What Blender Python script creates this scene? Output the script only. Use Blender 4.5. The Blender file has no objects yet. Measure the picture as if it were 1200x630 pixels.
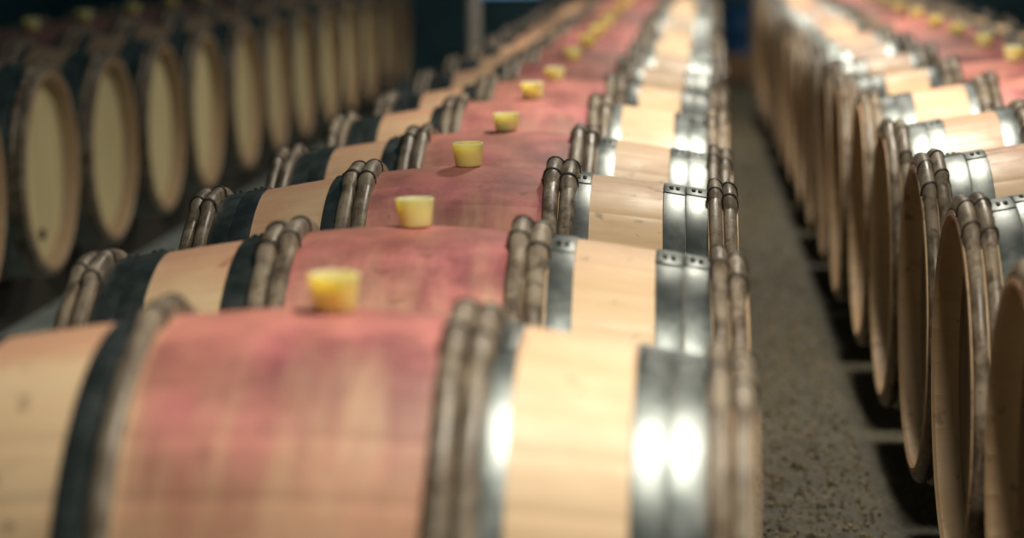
import bpy, bmesh, math, random
from mathutils import Vector, Matrix, Euler, noise as mnoise
random.seed(7)
PI = math.pi
S = bpy.context.scene
COL = S.collection

# ------------------------------------------------------------------ camera
CAMP = (0.4316, -2.6184, 0.7857); YAW, PITCH, ROLL = 0.0826, -0.1434, -0.0107
fw = Vector((-math.sin(YAW)*math.cos(PITCH), math.cos(YAW)*math.cos(PITCH), math.sin(PITCH)))
rt = Vector((math.cos(YAW), math.sin(YAW), 0)); up = rt.cross(fw)
r2 = rt*math.cos(ROLL)+up*math.sin(ROLL); u2 = -rt*math.sin(ROLL)+up*math.cos(ROLL)
cd = bpy.data.cameras.new('camera'); cam = bpy.data.objects.new('camera', cd); COL.objects.link(cam)
m = Matrix((r2, u2, -fw)).transposed().to_4x4(); m.translation = CAMP
cam.matrix_world = m
cd.sensor_width = 36; cd.lens = 85; cd.clip_start = .05; cd.clip_end = 100
cd.dof.use_dof = True; cd.dof.focus_distance = 4.08; cd.dof.aperture_fstop = 2.1
S.camera = cam

# ------------------------------------------------------------------ node helpers
class NB:
    def __init__(s, name):
        s.m = bpy.data.materials.new(name); s.m.use_nodes = True
        s.t = s.m.node_tree; s.t.nodes.clear()
        s.out = s.t.nodes.new('ShaderNodeOutputMaterial'); s.b = s.t.nodes.new('ShaderNodeBsdfPrincipled')
        s.t.links.new(s.b.outputs[0], s.out.inputs[0])
    def n(s, typ, **kw):
        d = s.t.nodes.new('ShaderNode'+typ)
        for k, v in kw.items(): setattr(d, k, v)
        return d
    def link(s, v, sock):
        if v is None: return
        if hasattr(v, 'is_output'): s.t.links.new(v, sock)
        else: sock.default_value = v
    def math(s, op, a, b=None, c=None, clamp=False):
        d = s.n('Math', operation=op, use_clamp=clamp)
        for i, v in enumerate((a, b, c)): s.link(v, d.inputs[i])
        return d.outputs[0]
    def rng(s, v, a, b, c=0., d=1., smooth=True):
        k = s.n('MapRange', interpolation_type='SMOOTHSTEP' if smooth else 'LINEAR')
        s.link(v, k.inputs[0])
        for i, x in enumerate((a, b, c, d)): k.inputs[i+1].default_value = x
        return k.outputs[0]
    def mix(s, f, a, b, mode='MIX'):
        d = s.n('Mix', data_type='RGBA', blend_type=mode); d.clamp_factor = True
        s.link(f, d.inputs[0]); s.link(a, d.inputs[6]); s.link(b, d.inputs[7])
        return d.outputs[2]
    def noise(s, vec, scale, detail=3., rough=.55, w=None):
        d = s.n('TexNoise', noise_dimensions='4D' if w is not None else '3D')
        s.link(vec, d.inputs['Vector']); d.inputs['Scale'].default_value = scale
        d.inputs['Detail'].default_value = detail; d.inputs['Roughness'].default_value = rough
        if w is not None: s.link(w, d.inputs['W'])
        return d.outputs['Fac']
    def comb(s, x, y, z):
        d = s.n('CombineXYZ')
        for i, v in enumerate((x, y, z)): s.link(v, d.inputs[i])
        return d.outputs[0]
    def bump(s, h, strength=.3, dist=.002):
        d = s.n('Bump'); d.inputs['Strength'].default_value = strength; d.inputs['Distance'].default_value = dist
        s.link(h, d.inputs['Height']); s.t.links.new(d.outputs[0], s.b.inputs['Normal'])
    def set(s, **kw):
        for k, v in kw.items(): s.link(v, s.b.inputs[k.replace('_', ' ')])
    def obj(s):
        tc = s.n('TexCoord'); sp = s.n('SeparateXYZ'); s.t.links.new(tc.outputs['Object'], sp.inputs[0])
        rnd = s.n('ObjectInfo').outputs['Random']
        return tc.outputs['Object'], sp.outputs[0], sp.outputs[1], sp.outputs[2], s.math('MULTIPLY', rnd, 37.)

NST = 30
def rgb(r, g, b): return (r, g, b, 1.)

def mat_staves(name='oak_staves', darken=0.):
    k = NB(name); v, x, y, z, rnd = k.obj()
    ang = k.math('ARCTAN2', y, z)
    idx = k.math('FLOOR', k.math('MULTIPLY_ADD', ang, NST/(2*PI), .5))
    wn = k.n('TexWhiteNoise', noise_dimensions='2D'); k.link(k.comb(idx, rnd, 0.), wn.inputs['Vector'])
    tint = wn.outputs['Value']
    grain = k.noise(k.comb(k.math('MULTIPLY', x, 5.), k.math('MULTIPLY', y, 70.), k.math('MULTIPLY', z, 70.)), 1., 4., .6, rnd)
    blot = k.noise(v, 7., 3., .6, rnd)
    spots = k.noise(v, 26., 2., .5, rnd)
    wood = k.mix(tint, rgb(.74, .53, .32), rgb(.78, .59, .37))
    wood = k.mix(k.math('MULTIPLY', k.rng(grain,   .4, .75), .28), wood, rgb(.52, .34, .18))
    wood = k.mix(k.math('MULTIPLY', k.rng(blot, .55, .75), .35), wood, rgb(.52, .29, .17))
    wood = k.mix(k.math('MULTIPLY', k.rng(spots, .63, .72), .6), wood, rgb(.14, .09, .055))
    # wine splashes between the hoops around the bung, running down the sides
    aang = k.math('ABSOLUTE', ang); ax = k.math('ABSOLUTE', x)
    drip = k.noise(k.comb(k.math('MULTIPLY', x, 22.), k.math('MULTIPLY', ang, 1.3), 0.), 1., 3., .6, rnd)
    cloud = k.noise(v, 9., 4., .6, rnd)
    reach = k.math('MULTIPLY_ADD', drip, 1.2, .15)
    ma = k.math('SUBTRACT', reach, aang)
    ma = k.rng(ma, -.45, .55, .25, .95)
    mx = k.rng(k.math('MULTIPLY_ADD', cloud, .02, ax), .162, .182, 1., 0.)
    st = k.math('MULTIPLY', ma, mx)
    wine = k.mix(k.rng(cloud, .36, .66), rgb(.22, .055, .080), rgb(.61, .195, .215))
    wine = k.mix(k.math('MULTIPLY', k.rng(grain, .45, .7), .25), wine, rgb(.30, .10, .09))
    wine = k.mix(k.math('MULTIPLY', k.rng(spots, .62, .72), .4), wine, rgb(.07, .025, .03))
    dk = k.math('MULTIPLY', k.rng(k.noise(v, 5.5, 5., .65, rnd), .5, .66), .62)
    wine = k.mix(dk, wine, rgb(.15, .040, .060))
    wood = k.mix(k.math('MULTIPLY', mx, k.rng(drip, .3, .7, .25, .75)), wood, rgb(.72, .37, .20))
    col = k.mix(st, wood, wine)
    # a faint blush beyond the hoops, near the crown of the barrel
    bl = k.math('MULTIPLY', k.math('MULTIPLY', k.rng(k.math('SUBTRACT', k.math('MULTIPLY', blot, 1.5), aang), .1, .7), k.rng(x, -.2, .25, 1., .3)), .62)
    col = k.mix(bl, col, rgb(.62, .27, .18))
    # end grain and dirt on the chime
    col = k.mix(k.rng(ax, .425, .47, 0., .45), col, rgb(.30, .17, .085))
    if darken: col = k.mix(k.math('MULTIPLY', k.rng(ax, .42, .465, 1., .3), darken), col, rgb(.13, .075, .06))  # darker brown mix over the whole barrel, weaker at the chime
    k.set(Base_Color=col, Roughness=k.rng(blot, .3, .7, .42, .62))
    k.bump(grain, .25, .0015)
    return k.m

def mat_head(name, a, b, c):
    k = NB(name); v, x, y, z, rnd = k.obj()
    grain = k.noise(k.comb(k.math('MULTIPLY', x, 60.), k.math('MULTIPLY', y, 60.), k.math('MULTIPLY', z, 3.)), 1., 4., .6, rnd)
    idx = k.math('FLOOR', k.math('MULTIPLY', y, 1/.072))
    wn = k.n('TexWhiteNoise', noise_dimensions='2D'); k.link(k.comb(idx, rnd, 0.), wn.inputs['Vector'])
    col = k.mix(wn.outputs['Value'], rgb(*a), rgb(*b))
    col = k.mix(k.rng(grain, .4, .75), col, rgb(*c))
    blot = k.noise(v, 5., 3., .6, rnd)
    col = k.mix(k.math('MULTIPLY', k.rng(blot, .55, .8), .4), col, rgb(*c))
    k.set(Base_Color=col, Roughness=.6); k.bump(grain, .25, .0015)
    return k.m

def mat_willow():
    k = NB('willow_bark'); v, x, y, z, rnd = k.obj()
    ang = k.math('ARCTAN2', y, z)
    lo = k.noise(k.comb(k.math('MULTIPLY', x, 160.), k.math('MULTIPLY', ang, 5.), 0.), 1., 4., .6, rnd)
    pat = k.noise(v, 22., 4., .65, rnd); fine = k.noise(v, 90., 3., .6, rnd)
    col = k.mix(k.rng(pat, .35, .65), rgb(.085, .062, .043), rgb(.28, .235, .175))
    col = k.mix(k.math('MULTIPLY', k.rng(lo, .5, .75), .6), col, rgb(.40, .31, .20))
    col = k.mix(k.math('MULTIPLY', k.rng(fine, .58, .7), .7), col, rgb(.05, .036, .026))
    k.set(Base_Color=col, Roughness=k.rng(pat, .3, .7, .34, .55))
    k.bump(k.math('ADD', lo, fine), .4, .002)
    return k.m

def mat_steel():
    k = NB('galvanised_steel'); v, x, y, z, rnd = k.obj()
    ang = k.math('ARCTAN2', y, z)
    pat = k.noise(v, 14., 4., .65, rnd); fine = k.noise(v, 70., 3., .6, rnd)
    brush = k.noise(k.comb(k.math('MULTIPLY', x, 300.), k.math('MULTIPLY', ang, 3.), 0.), 1., 2., .5, rnd)
    col = k.mix(k.rng(pat, .35, .7), rgb(.12, .14, .137), rgb(.225, .25, .245))
    col = k.mix(k.math('MULTIPLY', k.rng(fine, .56, .72), .5), col, rgb(.16, .17, .155))
    rg = k.math('MULTIPLY_ADD', k.rng(pat, .3, .7), .12, k.math('MULTIPLY_ADD', brush, .06, .33))
    k.set(Base_Color=col, Metallic=.92, Roughness=rg)
    k.bump(k.math('ADD', pat, k.math('MULTIPLY', brush, .4)), .12, .002)
    return k.m

def mat_plain(name, c, rough=.6, metal=0., nscale=20., amt=.3):
    k = NB(name); v, x, y, z, rnd = k.obj()
    p = k.noise(v, nscale, 4., .6, rnd)
    col = k.mix(k.rng(p, .3, .7), rgb(*c), rgb(*[q*(1-amt) for q in c]))
    k.set(Base_Color=col, Roughness=rough, Metallic=metal); k.bump(p, .2, .003)
    return k.m

def mat_bung():
    k = NB('silicone'); v, x, y, z, rnd = k.obj()
    p = k.noise(v, 40., 2., .5, rnd)
    t = k.math('FRACT', k.math('MULTIPLY', rnd, 3.7))
    c = k.mix(t, rgb(1., .86, .46), rgb(1., .77, .28))
    c = k.mix(k.math('MULTIPLY', k.rng(p, .5, .75), .3), c, rgb(.95, .76, .34))
    k.set(Base_Color=c, Roughness=.42, Subsurface_Weight=1., Subsurface_Radius=(1., .8, .35), Subsurface_Scale=.03)
    k.b.inputs['IOR'].default_value = 1.41
    return k.m

def mat_floor():
    k = NB('cellar_floor'); v, x, y, z, rnd = k.obj()
    big = k.noise(v, 1.6, 4., .6); mid = k.noise(v, 16., 5., .7); fine = k.noise(v, 75., 4., .7)
    vo = k.n('TexVoronoi'); k.link(v, vo.inputs['Vector']); vo.inputs['Scale'].default_value = 55.
    vd = vo.outputs['Distance']
    base = k.mix(k.rng(big, .3, .7), rgb(.27, .33, .315), rgb(.36, .42, .40))
    base = k.mix(k.rng(mid, .4, .65), base, rgb(.17, .20, .185))
    # trodden earth and straw along the right-hand aisle
    dirt = k.math('MULTIPLY', k.rng(k.math('MULTIPLY_ADD', big, .5, x), .35, .75), k.rng(k.math('MULTIPLY_ADD', big, .3, x), 1.2, 1.6, 1., 0.))
    dc = k.mix(k.rng(mid, .35, .65), rgb(.026, .024, .014), rgb(.062, .055, .031))
    dc = k.mix(k.math('MULTIPLY', k.rng(big, .4, .7), .5), dc, rgb(.025, .026, .018))
    dc = k.mix(k.rng(fine, .52, .75), dc, rgb(.19, .155, .085))
    col = k.mix(dirt, base, dc)
    k.set(Base_Color=col, Roughness=.75)
    k.bump(k.math('ADD', k.math('MULTIPLY', mid, 1.), k.math('MULTIPLY', vd, 1.2)), .45, .010)
    return k.m

M = dict(staves=mat_staves(), dark_staves=mat_staves('dark_oak_staves', .68), head=mat_head('shaded_oak_head', (.27, .185, .10), (.31, .22, .12), (.20, .13, .07)),  # default head colour darkened to stand in for the shade on right-row heads
         pale_head=mat_head('pale_oak_head', (.74, .64, .36), (.82, .72, .42), (.60, .49, .25)),  # left-row heads lightened in colour to make up for weak lamp light
         dark_head=mat_head('dark_brown_head', (.16, .09, .06), (.20, .11, .07), (.10, .05, .04)),  # darker brown tone for the last head of the left row
         willow=mat_willow(), steel=mat_steel(), binding=mat_plain('withy_binding', (.035, .026, .02), .6),
         cut=mat_plain('cut_willow', (.42, .27, .13), .7), rivet=mat_plain('rivet_iron', (.03, .03, .03), .45, .6),
         bung=mat_bung(), floor=mat_floor(), wall=mat_plain('cellar_wall', (.20, .34, .38), .9, 0, 2., .4),
         beam=mat_plain('rail_timber', (.045, .038, .03), .85), post=mat_plain('grey_post', (.70, .66, .62), .6),
         gravel=mat_plain('gravel_stone', (.26, .21, .12), .85, 0, 30., .6),
         plug=mat_plain('dark_plug', (.05, .03, .02), .7), crate=mat_plain('crate_wood', (.30, .18, .10), .8),
         drum=mat_plain('blue_plastic', (.03, .12, .30), .45), trim=mat_plain('window_frame_paint', (.06, .07, .08), .6))

# ------------------------------------------------------------------ object helpers
def link(name, bm, mat, parent=None, smooth=35):
    me = bpy.data.meshes.new(name); bmesh.ops.recalc_face_normals(bm, faces=bm.faces[:]); bm.to_mesh(me); bm.free()
    for mm in (mat if isinstance(mat, (list, tuple)) else [mat]): me.materials.append(mm)
    if smooth:
        me.polygons.foreach_set('use_smooth', [True]*len(me.polygons)); me.set_sharp_from_angle(angle=math.radians(smooth))
    o = bpy.data.objects.new(name, me); COL.objects.link(o)
    if parent: o.parent = parent
    return o
def tag(o, label=None, cat=None, group=None, kind=None):
    for k_, v_ in (('label', label), ('category', cat), ('group', group), ('kind', kind)):
        if v_: o[k_] = v_
    return o
def empty(name):
    o = bpy.data.objects.new(name, None); o.empty_display_size = .1; COL.objects.link(o); return o
def kids(o): return [c for c in bpy.data.objects if c.parent == o]
def grid_bm(rows, closed_u=True, closed_v=False):
    """rows: list of rings of points; ring index = v, point index = u"""
    bm = bmesh.new(); V = [[bm.verts.new(p) for p in r] for r in rows]
    nv, nu = len(V), len(V[0])
    for i in range(nv if closed_v else nv-1):
        for j in range(nu if closed_u else nu-1):
            bm.faces.new((V[i][j], V[i][(j+1) % nu], V[(i+1) % nv][(j+1) % nu], V[(i+1) % nv][j]))
    return bm
def box_bm(x0, x1, y0, y1, z0, z1, bev=0., seg=2):
    bm = bmesh.new(); bmesh.ops.create_cube(bm, size=1)
    for v in bm.verts: v.co = Vector(((x0+x1)/2+v.co.x*(x1-x0), (y0+y1)/2+v.co.y*(y1-y0), (z0+z1)/2+v.co.z*(z1-z0)))
    if bev: bmesh.ops.bevel(bm, geom=bm.edges[:], offset=bev, segments=seg, affect='EDGES', profile=.6)
    return bm
def join(bms):
    b = bmesh.new()
    for q in bms:
        me = bpy.data.meshes.new('t'); q.to_mesh(me); q.free(); b.from_mesh(me); bpy.data.meshes.remove(me)
    return b

# ------------------------------------------------------------------ barrel
RB = .353; L2 = .481; AX = .353
def rad(x): return RB-.061*(min(abs(x), .5)/.475)**1.6
def pt(x, r, a): return (x, r*math.sin(a), r*math.cos(a))      # a = 0 is the crown of the barrel

def staves_bm():
    prof = []
    xs = [i*.481/22 for i in range(-22, 23)]
    ring_in = [(-.432, .250), (-.434, .2635), (-.440, .2665), (-.476, .274)]
    prof = ring_in+[(-.4815, rad(.4815)-.010)]
    prof += [(-.4805, rad(.48)-.002)]
    prof += [(x, rad(x)) for x in xs[1:-1]]
    prof += [(-a, r) for a, r in reversed(prof[:6])]
    na = NST*6; rows = []
    for (x, r) in prof:
        row = []
        for j in range(na):
            s = j % 6; base = (j//6-.5)*2*PI/NST
            f = (0., .03, .3, .5, .7, .97)[s]
            a = base+f*2*PI/NST
            dr = -.0005 if s == 0 else 0.
            row.append(pt(x, r+dr, a))
        rows.append(row)
    return grid_bm(rows)

def head_bm(sgn):
    """planked head, its boards running vertically, with fine joints"""
    bm = bmesh.new(); R = .2655; w = .072
    edges = [-R]+[i*w for i in range(-3, 4)]+[R]
    for a, b in zip(edges[:-1], edges[1:]):
        if b-a < .004: continue
        n = 7; g = .0007
        ys = [a+g+(b-a-2*g)*i/(n-1) for i in range(n)]
        top = [(y, math.sqrt(max(R*R-y*y, 1e-6))) for y in ys]
        loop = top+[(y, -z) for y, z in reversed(top)]
        xo, xi = sgn*.437, sgn*.418
        f1 = [bm.verts.new((xo, y*.998, z)) for y, z in loop]; f0 = [bm.verts.new((xi, y, z)) for y, z in loop]
        bm.faces.new(f1); bm.faces.new(list(reversed(f0)))
        for i in range(len(loop)):
            j = (i+1) % len(loop); bm.faces.new((f1[i], f0[i], f0[j], f1[j]))
    bmesh.ops.remove_doubles(bm, verts=bm.verts, dist=1e-6)
    return bm

def hoop_bm(xc, w, seed, h=.0155):
    """split willow hoop; its lapped ends make a thicker sleeve from a = 0 to LAP"""
    LAP = .52; na = 132; rows = []
    angs = [2*PI*i/na for i in range(na)]
    angs += [LAP+.001, 2*PI-.001]; angs = sorted(angs)
    sec = [(-1., 0.), (-1., .30), (-.86, .68), (-.5, .94), (0., 1.03), (.5, .94), (.86, .68), (1., .30), (1., 0.)]
    for a in angs:
        if 0 <= a <= LAP: k = 1.58-.28*(1-a/LAP)**2; wk = 1.10
        elif a < LAP+.9: k = .92; wk = .95
        else: k = .95+.05*math.sin(a*3+seed); wk = .96
        if a > 2*PI-.35: t = (a-(2*PI-.35))/.35; t = t*t*(3-2*t); k = k*(1-t)+1.30*t; wk = wk*(1-t)+1.10*t
        bump = 1+.10*mnoise.noise(Vector((math.cos(a)*7, math.sin(a)*7, seed*5.3)))
        off = .0012*mnoise.noise(Vector((math.cos(a)*3+9, math.sin(a)*3, seed*3.1)))
        row = []
        for u, q in sec:
            x = xc+u*w/2*wk+off
            # a hoop leans with the slope of the staves below it
            row.append(pt(x, rad(x)+.0008+q*h*k*bump, -a))
        rows.append(row)
    bm = bmesh.new(); V = [[bm.verts.new(p) for p in r] for r in rows]; n = len(V)
    for i in range(n):
        for j in range(len(sec)):
            f = bm.faces.new((V[i][j], V[i][(j+1) % len(sec)], V[(i+1) % n][(j+1) % len(sec)], V[(i+1) % n][j]))
            if abs(angs[i]-LAP) < .0035 and angs[(i+1) % n]-angs[i] < .002: f.material_index = 1
    # make the lap's cut end a real step
    return bm

def binding_bm(xc, w, seed, a0, h=.0155):
    """dark withy lashings over the lap"""
    rng = random.Random(seed+int(a0*100)); a0 += rng.uniform(-.02, .02); bms = []
    for _ in (0,):
        path = []; kk = 1.58-.28*(1-a0/.52)**2
        for i in range(13):
            t = PI*i/12; u = -math.cos(t); q = math.sin(t)**.6
            x = xc+u*(w/2*1.10+.0010); r = rad(x)+.0008+q*(h*kk*1.03+.0008)
            path.append((Vector(pt(x, r, -a0+.006*u)), t))
        rows = []
        ta = Vector((0, math.cos(a0), math.sin(a0)))
        for i, (p, t) in enumerate(path):
            d = (path[min(i+1, 12)][0]-path[max(i-1, 0)][0]).normalized(); nrm = d.cross(ta).normalized()
            rows.append([p+(ta*math.cos(c)*2.2+nrm*math.sin(c))*.0015 for c in (0, PI/3, 2*PI/3, PI, 4*PI/3, 5*PI/3)])
        bms.append(grid_bm(rows))
    return join(bms)

def band_bm(x0, x1):
    """riveted steel hoop; the overlap from a = 0 to .17 is one sheet thicker"""
    na = 120; LAP = .17; T = .0022
    angs = sorted([2*PI*i/na for i in range(na)]+[LAP+.0008, 2*PI-.0008]); rows = []
    for a in angs:
        t = T*1.8 if -.0001 <= a <= LAP+.0001 else T
        r0, r1 = rad(x0)+.0004, rad(x1)+.0004; e = (x1-x0)*.05; mid = (x0+x1)/2
        rows.append([pt(x0, r0, a), pt(x0, r0+t*.75, a), pt(x0+e, r0+(r1-r0)*.05+t, a), pt(mid, (r0+r1)/2+t, a),
                     pt(x1-e, r1+(r0-r1)*.05+t, a), pt(x1, r1+t*.75, a), pt(x1, r1, a)])
    return grid_bm(rows, True, True)

def rivet_bm(x, a):
    bm = bmesh.new(); rows = []
    r0 = rad(x)+.0042; c = Vector(pt(x, r0, a)); n = Vector(pt(0, 1, a)); t = Vector((0, math.cos(a), -math.sin(a))); ex = Vector((1, 0, 0))
    for h, rr in ((0, .0038), (.0015, .0036), (.0025, .0025), (.0029, .0008)):
        rows.append([c+n*h+(ex*math.cos(q)+t*math.sin(q))*rr for q in [2*PI*i/10 for i in range(10)]])
    bm.free(); b = grid_bm(rows); b.faces.new([v for v in list(b.verts)[-10:]]); return b

WH = [(.1625, .0275), (.1905, .0275), (.4425, .0235), (.4670, .0235)]
SH = [(.2055, .2405), (.3530, .3908), (.3914, .4295)]

def make_barrel(v, rivets=True, head_mat='head'):
    root = empty('wine_barrel'); off = Vector((0, 0, AX))
    def part(name, bm, mat, parent=None, sm=35):
        o = link(name, bm, mat, parent or root, sm)
        if parent is None: o.location = off
        return o
    if v == 0 or 'staves' not in CACHE: CACHE['staves'] = part('staves', staves_bm(), M['staves'], None, 30)
    else:
        o = CACHE['staves'].copy(); COL.objects.link(o); o.parent = root
    for s in (1, -1):
        part('head', head_bm(s), M[head_mat], None, 30)
        for i, (xc, w) in enumerate(WH):
            ho = part('willow_hoop', hoop_bm(s*xc, w, v*10+i+(5 if s < 0 else 0)), [M['willow'], M['cut']], None, 50)
            
            for a0 in (.16, .44): part('binding', binding_bm(s*xc, w, v*10+i, a0), M['binding'], ho)
            ho['slot'] = i; ho['side'] = s
        for i, (a, b) in enumerate(SH):
            x0, x1 = (a, b) if s > 0 else (-b, -a)
            st = part('steel_hoop', band_bm(x0, x1), M['steel'], None, 40)
            st['slot'] = i; st['side'] = s
            if rivets:
                mx = (x0+x1)/2
                for dx in (-.0055, .0055):
                    for da in (.068, .097): part('rivet', rivet_bm(mx+dx, da), M['rivet'], st)
    return root
CACHE = {}

def copy_tree(o, parent=None, skip=()):
    c = o.copy(); COL.objects.link(c)
    if parent: c.parent = parent
    for ch in KIDS.get(o.name, []):
        if ch.name.split('.')[0] not in skip: copy_tree(ch, c, skip)
    return c

protos = [make_barrel(0), make_barrel(1)]
KIDS = {}
for o in bpy.data.objects:
    if o.parent: KIDS.setdefault(o.parent.name, []).append(o)
used = [False, False]

SW = {}
def swapped(me, mat):
    if (me.name, mat) not in SW:
        d = me.copy(); d.materials[0] = M[mat]; SW[(me.name, mat)] = d; SW[(d.name, mat)] = d
    return SW[(me.name, mat)]
def place_barrel(pv, C, ry, rz, label, group, rng, near, wh=None, sh=None, shift=None, head=None, staves=None):
    if not used[pv] and near: root = protos[pv]; used[pv] = True; ch = KIDS[root.name]
    else:
        root = copy_tree(protos[pv], None, () if near else ('rivet',))
        ch = [c for c in bpy.data.objects if c.parent == root]
    e = Euler((0, ry, rz)); root.rotation_euler = e
    root.location = Vector(C)+e.to_matrix() @ Vector((0, 0, -AX))
    tag(root, label, 'barrel', group)
    for c in ch:
        n = c.name.split('.')[0]
        if n == 'willow_hoop':
            a = rng.uniform(-.7, .1) if not wh else wh.get((c['side'], c['slot']), rng.uniform(-.5, .1))
            c.rotation_euler = (-(a+.52), 0, 0)
        elif n == 'steel_hoop':
            a = rng.uniform(-.3, .0) if not sh else sh.get((c['side'], c['slot']), rng.uniform(-.3, 0))
            c.rotation_euler = (-a, 0, 0)
            if shift and c['slot'] == 0: c.location.x = c['side']*shift; c.scale = (1, 1.004, 1.004)
        elif n == 'head' and head: c.data = swapped(c.data, head)
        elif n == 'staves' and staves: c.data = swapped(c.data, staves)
    return root

# ------------------------------------------------------------------ bung
def bung_bm(hk=1.):
    H = .0405*hk
    prof = [(0., .0003), (.0222, .0003), (.0230, .001), (.0236, .003), (.0276, H-.004), (.0282, H-.0015), (.0278, H), (.0262, H+.0006), (.0245, H-.001), (.0230, H-.010), (.0, H-.012)]
    rows = [[(max(r, 1e-5)*math.cos(q), max(r, 1e-5)*math.sin(q), z) for q in [2*PI*i/40 for i in range(40)]] for r, z in prof]
    bm = grid_bm(rows); bmesh.ops.remove_doubles(bm, verts=bm.verts, dist=1e-4); return bm
bung_src = None
def place_bung(C, ry, rz, label, group, rng, sc=1.):
    global bung_src
    if bung_src is None: o = link('bung', bung_bm(), M['bung'], None, 50); bung_src = o
    else: o = bung_src.copy(); COL.objects.link(o)
    e = Euler((0, ry, rz)); o.rotation_euler = Euler((rng.uniform(-.03, .03), ry+rng.uniform(-.03, .03), rz+rng.uniform(0, 3)))
    o.location = Vector(C)+e.to_matrix() @ Vector((0, 0, RB+.001))
    o.scale = (1, 1, sc)
    tag(o, label, 'bung', group)

ORD = 'first second third fourth fifth sixth seventh eighth ninth tenth eleventh twelfth thirteenth fourteenth fifteenth sixteenth seventeenth eighteenth nineteenth'.split()

# ------------------------------------------------------------------ the three rows
D = .8056
FLOOR = -.41
MIDN, RIGHTN = 16, 17
rng = random.Random(11)
tune = {0: (-.0035, -.005, .0108, .0, .007), 1: (.0026, -.0045, -.0014, .0129, -.0018), 2: (.0014, .008, -.0113, .0038, .0021), 3: (-.0042, .0188, .0035, -.0038, -.006)}
WHT = {0: {(1, 0): -.33, (1, 1): -.37, (1, 2): -.30, (1, 3): -.42, (-1, 1): -.2},
       1: {(1, 0): -.30, (1, 1): -.42, (1, 2): -.30, (1, 3): -.45, (-1, 0): -.30, (-1, 1): -.40, (-1, 2): -.40, (-1, 3): -.33},
       2: {(1, 0): -.33, (1, 1): -.38, (1, 2): -.28, (1, 3): -.36, (-1, 0): -.34, (-1, 1): -.30, (-1, 2): -.36, (-1, 3): -.30},
       3: {(1, 0): -.22, (1, 1): -.30, (1, 2): -.35, (1, 3): -.42, (-1, 0): -.28, (-1, 1): -.34}}
look = {0: 'largest and blurred', 1: 'darkly blotched', 2: 'sharpest in focus', 3: 'behind the sharpest'}
for n in range(MIDN):
    dx, dy, ry, rz, dz = tune.get(n, (rng.uniform(-.006, .006), rng.uniform(-.01, .01), rng.uniform(-.006, .006), rng.uniform(-.01, .01), rng.uniform(-.004, .004)))
    C = (dx, n*D+dy, dz)
    if n in look: lab = 'oak wine barrel, %s from the front in the middle row, %s' % (ORD[n], look[n])
    else: lab = 'oak wine barrel with pink stained belly, %s from the front in the middle row' % ORD[n]
    sh = {(s, i): (-.24 if s > 0 else -.02)+.02*i for s in (1, -1) for i in range(3)} if n < 4 else None
    place_barrel(n % 2, C, ry, rz, lab, 'oak barrels in the middle row', rng, n < 9, WHT.get(n), sh, -.012 if n == 0 else None)
    place_bung((dx+(.018 if n == 0 else .008), C[1], C[2]), ry, rz, 'yellow silicone bung on the %s barrel from the front of the middle row' % ORD[n], 'bungs of the middle row', rng, (1, 1, 1, .9, .95, .75)[n] if n < 6 else rng.uniform(.75, 1))

XR, YR, DR, AR, ZR = .8211, .4737, .722, .0114, .0371
for n in range(RIGHTN):
    cx = XR-math.sin(AR)*n*DR; cy = YR+math.cos(AR)*n*DR
    rz = AR+rng.uniform(-.002, .002); jx = rng.uniform(-.006, .006) if n else 0
    C = (cx+L2*math.cos(AR)+jx, cy+L2*math.sin(AR), ZR+rng.uniform(-.003, .003))
    place_barrel(n % 2, C, 0, rz, 'oak wine barrel with withy-hooped end, %s from the front in the right row' % ORD[n], 'oak barrels in the right row', rng, n < 7)
    place_bung(C, 0, rz, 'yellow silicone bung on the %s barrel from the front of the right row' % ORD[n], 'bungs of the right row', rng, rng.uniform(.8, 1))

XL, YL, DL, ZL = -1.4924, 4.326, .7553, .0656
LEFTN = 13
for n in range(LEFTN):
    C = (XL-L2+rng.uniform(-.01, .01), YL+(n-1)*DL+rng.uniform(-.006, .006), ZL+rng.uniform(-.004, .004))
    rz = rng.uniform(-.012, .012)
    if n == LEFTN-1: lab = 'oak wine barrel with dark brown head, last at the far end of the left row'
    elif n == 0: lab = 'oak wine barrel cut off by the left edge, first of the left row'
    elif n == 1: lab = 'oak wine barrel with small dark plug low on its head, second in the left row'
    else: lab = 'oak wine barrel showing its round tan head, %s from the front in the left row' % ORD[n]
    b = place_barrel(n % 2, C, 0, rz, lab, 'oak barrels in the left row', rng, n < 4, None, None, None, 'dark_head' if n == LEFTN-1 else 'pale_head', 'dark_staves')
    if n == 1:
        rows = [[(x, r*math.cos(q)-.01, r*math.sin(q)-.185) for q in [2*PI*i/20 for i in range(20)]] for x, r in ((.432, .017), (.446, .016), (.449, .013), (.4495, .001))]
        pl = link('plug', grid_bm(rows), M['plug'], b); pl.location = (0, 0, AX)
    place_bung(C, 0, rz, 'yellow silicone bung on the %s barrel from the front of the left row' % ORD[n], 'bungs of the left row', rng, rng.uniform(.8, 1))

b0 = protos[0]
for c in KIDS[b0.name]:
    if c.name.startswith('willow_hoop') and c['side'] < 0 and c['slot'] < 2:
        if c['slot'] == 0:
            for q in KIDS[c.name]: bpy.data.objects.remove(q)
            bpy.data.objects.remove(c)
        else: c.location.x = .012; c.scale = (1, 1.004, 1.004)
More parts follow.
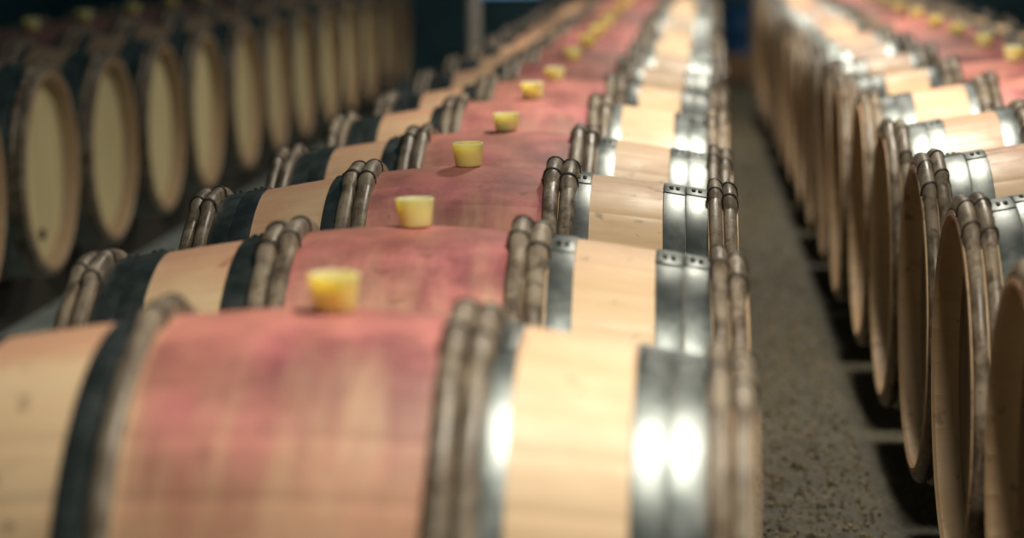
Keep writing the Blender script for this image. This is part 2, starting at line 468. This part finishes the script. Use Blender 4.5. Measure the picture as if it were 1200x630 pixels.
# timber rails that carry each row
def rail(row, side, C0, ang, length, top, xo):
    b = box_bm(-.035, .035, 0, length, 0, top-FLOOR, .006)
    o = link('support_rail', b, M['beam'], None, 30)
    o.location = (C0[0]+xo*math.cos(ang), C0[1]+xo*math.sin(ang), FLOOR); o.rotation_euler = (0, 0, ang)
    tag(o, 'dark timber rail under the %s side of the %s row of barrels' % (side, row), 'rail', 'timber rails under the barrels')
RT = -.339
for xo, sd in ((.285, 'right'), (-.285, 'left')):
    rail('middle', sd, (0, -.45), 0, D*MIDN+.2, RT, xo)
    rail('right', sd, (XR+L2+.005, YR-.45), AR, DR*RIGHTN+.2, ZR+RT, xo)
    rail('left', sd, (XL-L2, YL-DL-.45), 0, DL*LEFTN+.2, ZL+RT, xo)

# ------------------------------------------------------------------ cellar
def struct(name, bm, mat, sm=0): return tag(link(name, bm, mat, None, sm), kind='structure')
X0, X1, Y0, Y1, ZT = -5., 5., -6., 17., 3.2
struct('floor', box_bm(X0, X1, Y0, Y1, FLOOR-.1, FLOOR), M['floor'])
struct('wall_left', box_bm(X0-.2, X0, Y0, Y1, FLOOR, ZT), M['wall'])
struct('wall_right', box_bm(X1, X1+.2, Y0, Y1, FLOOR, ZT), M['wall'])
WX0, WX1, WZ0, WZ1 = -1.5, -.9, .14, .9
struct('wall_back', join([box_bm(X0, WX0, Y1, Y1+.25, FLOOR, ZT), box_bm(WX1, X1, Y1, Y1+.25, FLOOR, ZT),
                          box_bm(WX0, WX1, Y1, Y1+.25, FLOOR, WZ0), box_bm(WX0, WX1, Y1, Y1+.25, WZ1, ZT)]), M['wall'])
wf = struct('window_1', join([box_bm(WX0, WX1, Y1+.08, Y1+.13, WZ0, WZ0+.04), box_bm(WX0, WX1, Y1+.08, Y1+.13, WZ1-.04, WZ1),
                              box_bm(WX0, WX0+.04, Y1+.08, Y1+.13, WZ0, WZ1), box_bm(WX1-.04, WX1, Y1+.08, Y1+.13, WZ0, WZ1)]), M['trim'])
k = NB('daylit_pane'); k.set(Base_Color=rgb(.3, .45, .6), Emission_Color=rgb(.25, .5, .8), Emission_Strength=.55, Roughness=.3)
link('pane', box_bm(WX0+.04, WX1-.04, Y1+.1, Y1+.11, WZ0+.04, WZ1-.04), k.m, wf, 0)

# far-off things beyond the rows
def lathe_bm(prof, n=32):
    bm = grid_bm([[(r*math.cos(2*PI*i/n), r*math.sin(2*PI*i/n), z) for i in range(n)] for r, z in prof]); return bm
po = empty('metal_post'); po.location = (-.945, 11.5, FLOOR); tag(po, 'slim pale grey post standing in the dark beyond the middle row', 'post')
link('shaft', lathe_bm([(.001, .012), (.036, .012), (.036, 3.3), (.001, 3.3)]), M['post'], po)
link('base_plate', box_bm(-.09, .09, -.09, .09, 0, .012, .003), M['post'], po)
dr = empty('plastic_drum'); dr.location = (.70, 16.2, FLOOR); tag(dr, 'blue plastic drum by the far wall at the end of the aisle', 'drum')
link('drum_body', lathe_bm([(.001, 0), (.15, 0), (.165, .02), (.165, .15), (.172, .16), (.165, .17), (.165, .33), (.172, .34), (.165, .35), (.165, .50), (.15, .52), (.001, .52)]), M['drum'], dr)
link('lid', lathe_bm([(.001, .52), (.157, .52), (.157, .545), (.14, .55), (.001, .55)]), M['drum'], dr)
cr = empty('wooden_crate'); cr.location = (.62, 15.3, FLOOR); tag(cr, 'low brown wooden crate on the floor at the end of the aisle', 'crate')
for z in (.01, .075, .14):
    link('slat', box_bm(-.16, .16, -.12, -.105, z, z+.05, .003), M['crate'], cr); link('slat', box_bm(-.16, .16, .105, .12, z, z+.05, .003), M['crate'], cr)
for x in (-.15, .15):
    link('end_board', box_bm(x-.01, x+.01, -.104, .104, .0, .19, .003), M['crate'], cr)
link('bottom_board', box_bm(-.139, .139, -.104, .104, 0, .012, .002), M['crate'], cr)

# loose gravel trodden along the aisle
g = bmesh.new(); gr = random.Random(3)
unit = [Vector(q).normalized() for q in ((1, 0, 0), (-1, 0, 0), (0, 1, 0), (0, -1, 0), (0, 0, 1), (0, 0, -1))]
tri = [(0, 2, 4), (2, 1, 4), (1, 3, 4), (3, 0, 4), (2, 0, 5), (1, 2, 5), (3, 1, 5), (0, 3, 5)]
for i in range(9000):
    y = -1+gr.random()**1.3*15; x = .47+.33*gr.random()-.0114*y; s = gr.uniform(.003, .009)
    R = Euler((gr.uniform(0, 6), gr.uniform(0, 6), gr.uniform(0, 6))).to_matrix(); sc = Vector((gr.uniform(.7, 1.5), gr.uniform(.6, 1), gr.uniform(.4, .8)))
    vs = [g.verts.new(Vector((x, y, FLOOR+s*.3))+R @ Vector((u.x*sc.x, u.y*sc.y, u.z*sc.z))*s) for u in unit]
    for t in tri: g.faces.new([vs[j] for j in t])
tag(link('gravel', g, M['gravel'], None, 0), 'loose brown gravel scattered along the aisle floor between barrel rows', 'gravel', kind='stuff')

# ------------------------------------------------------------------ light: shaded lamps hung above the aisle
LX, LZ = .80, 2.0
for y, en in ((-3.6, 38), (-.15, 36), (3.3, 38), (6.7, 35), (10.1, 36), (13.8, 15)):
    ld = bpy.data.lights.new('ceiling_lamp', 'AREA'); ld.shape = 'DISK'; ld.size = .28; ld.energy = en; ld.color = (1., .90, .755); ld.spread = math.radians(145)
    lo = bpy.data.objects.new('ceiling_lamp', ld); COL.objects.link(lo); lo.location = (LX-.0114*y, y, LZ)
W = bpy.data.worlds.new('world'); S.world = W; W.use_nodes = True
bg = W.node_tree.nodes['Background']; bg.inputs[0].default_value = (.18, .42, .45, 1); bg.inputs[1].default_value = .075  # dim teal ambient added to tint the shadows, no ceiling blocks it

S.view_settings.view_transform = 'Standard'; S.view_settings.look = 'None'; S.view_settings.gamma = 1; S.view_settings.use_curve_mapping = False
S.view_settings.exposure = 0.12
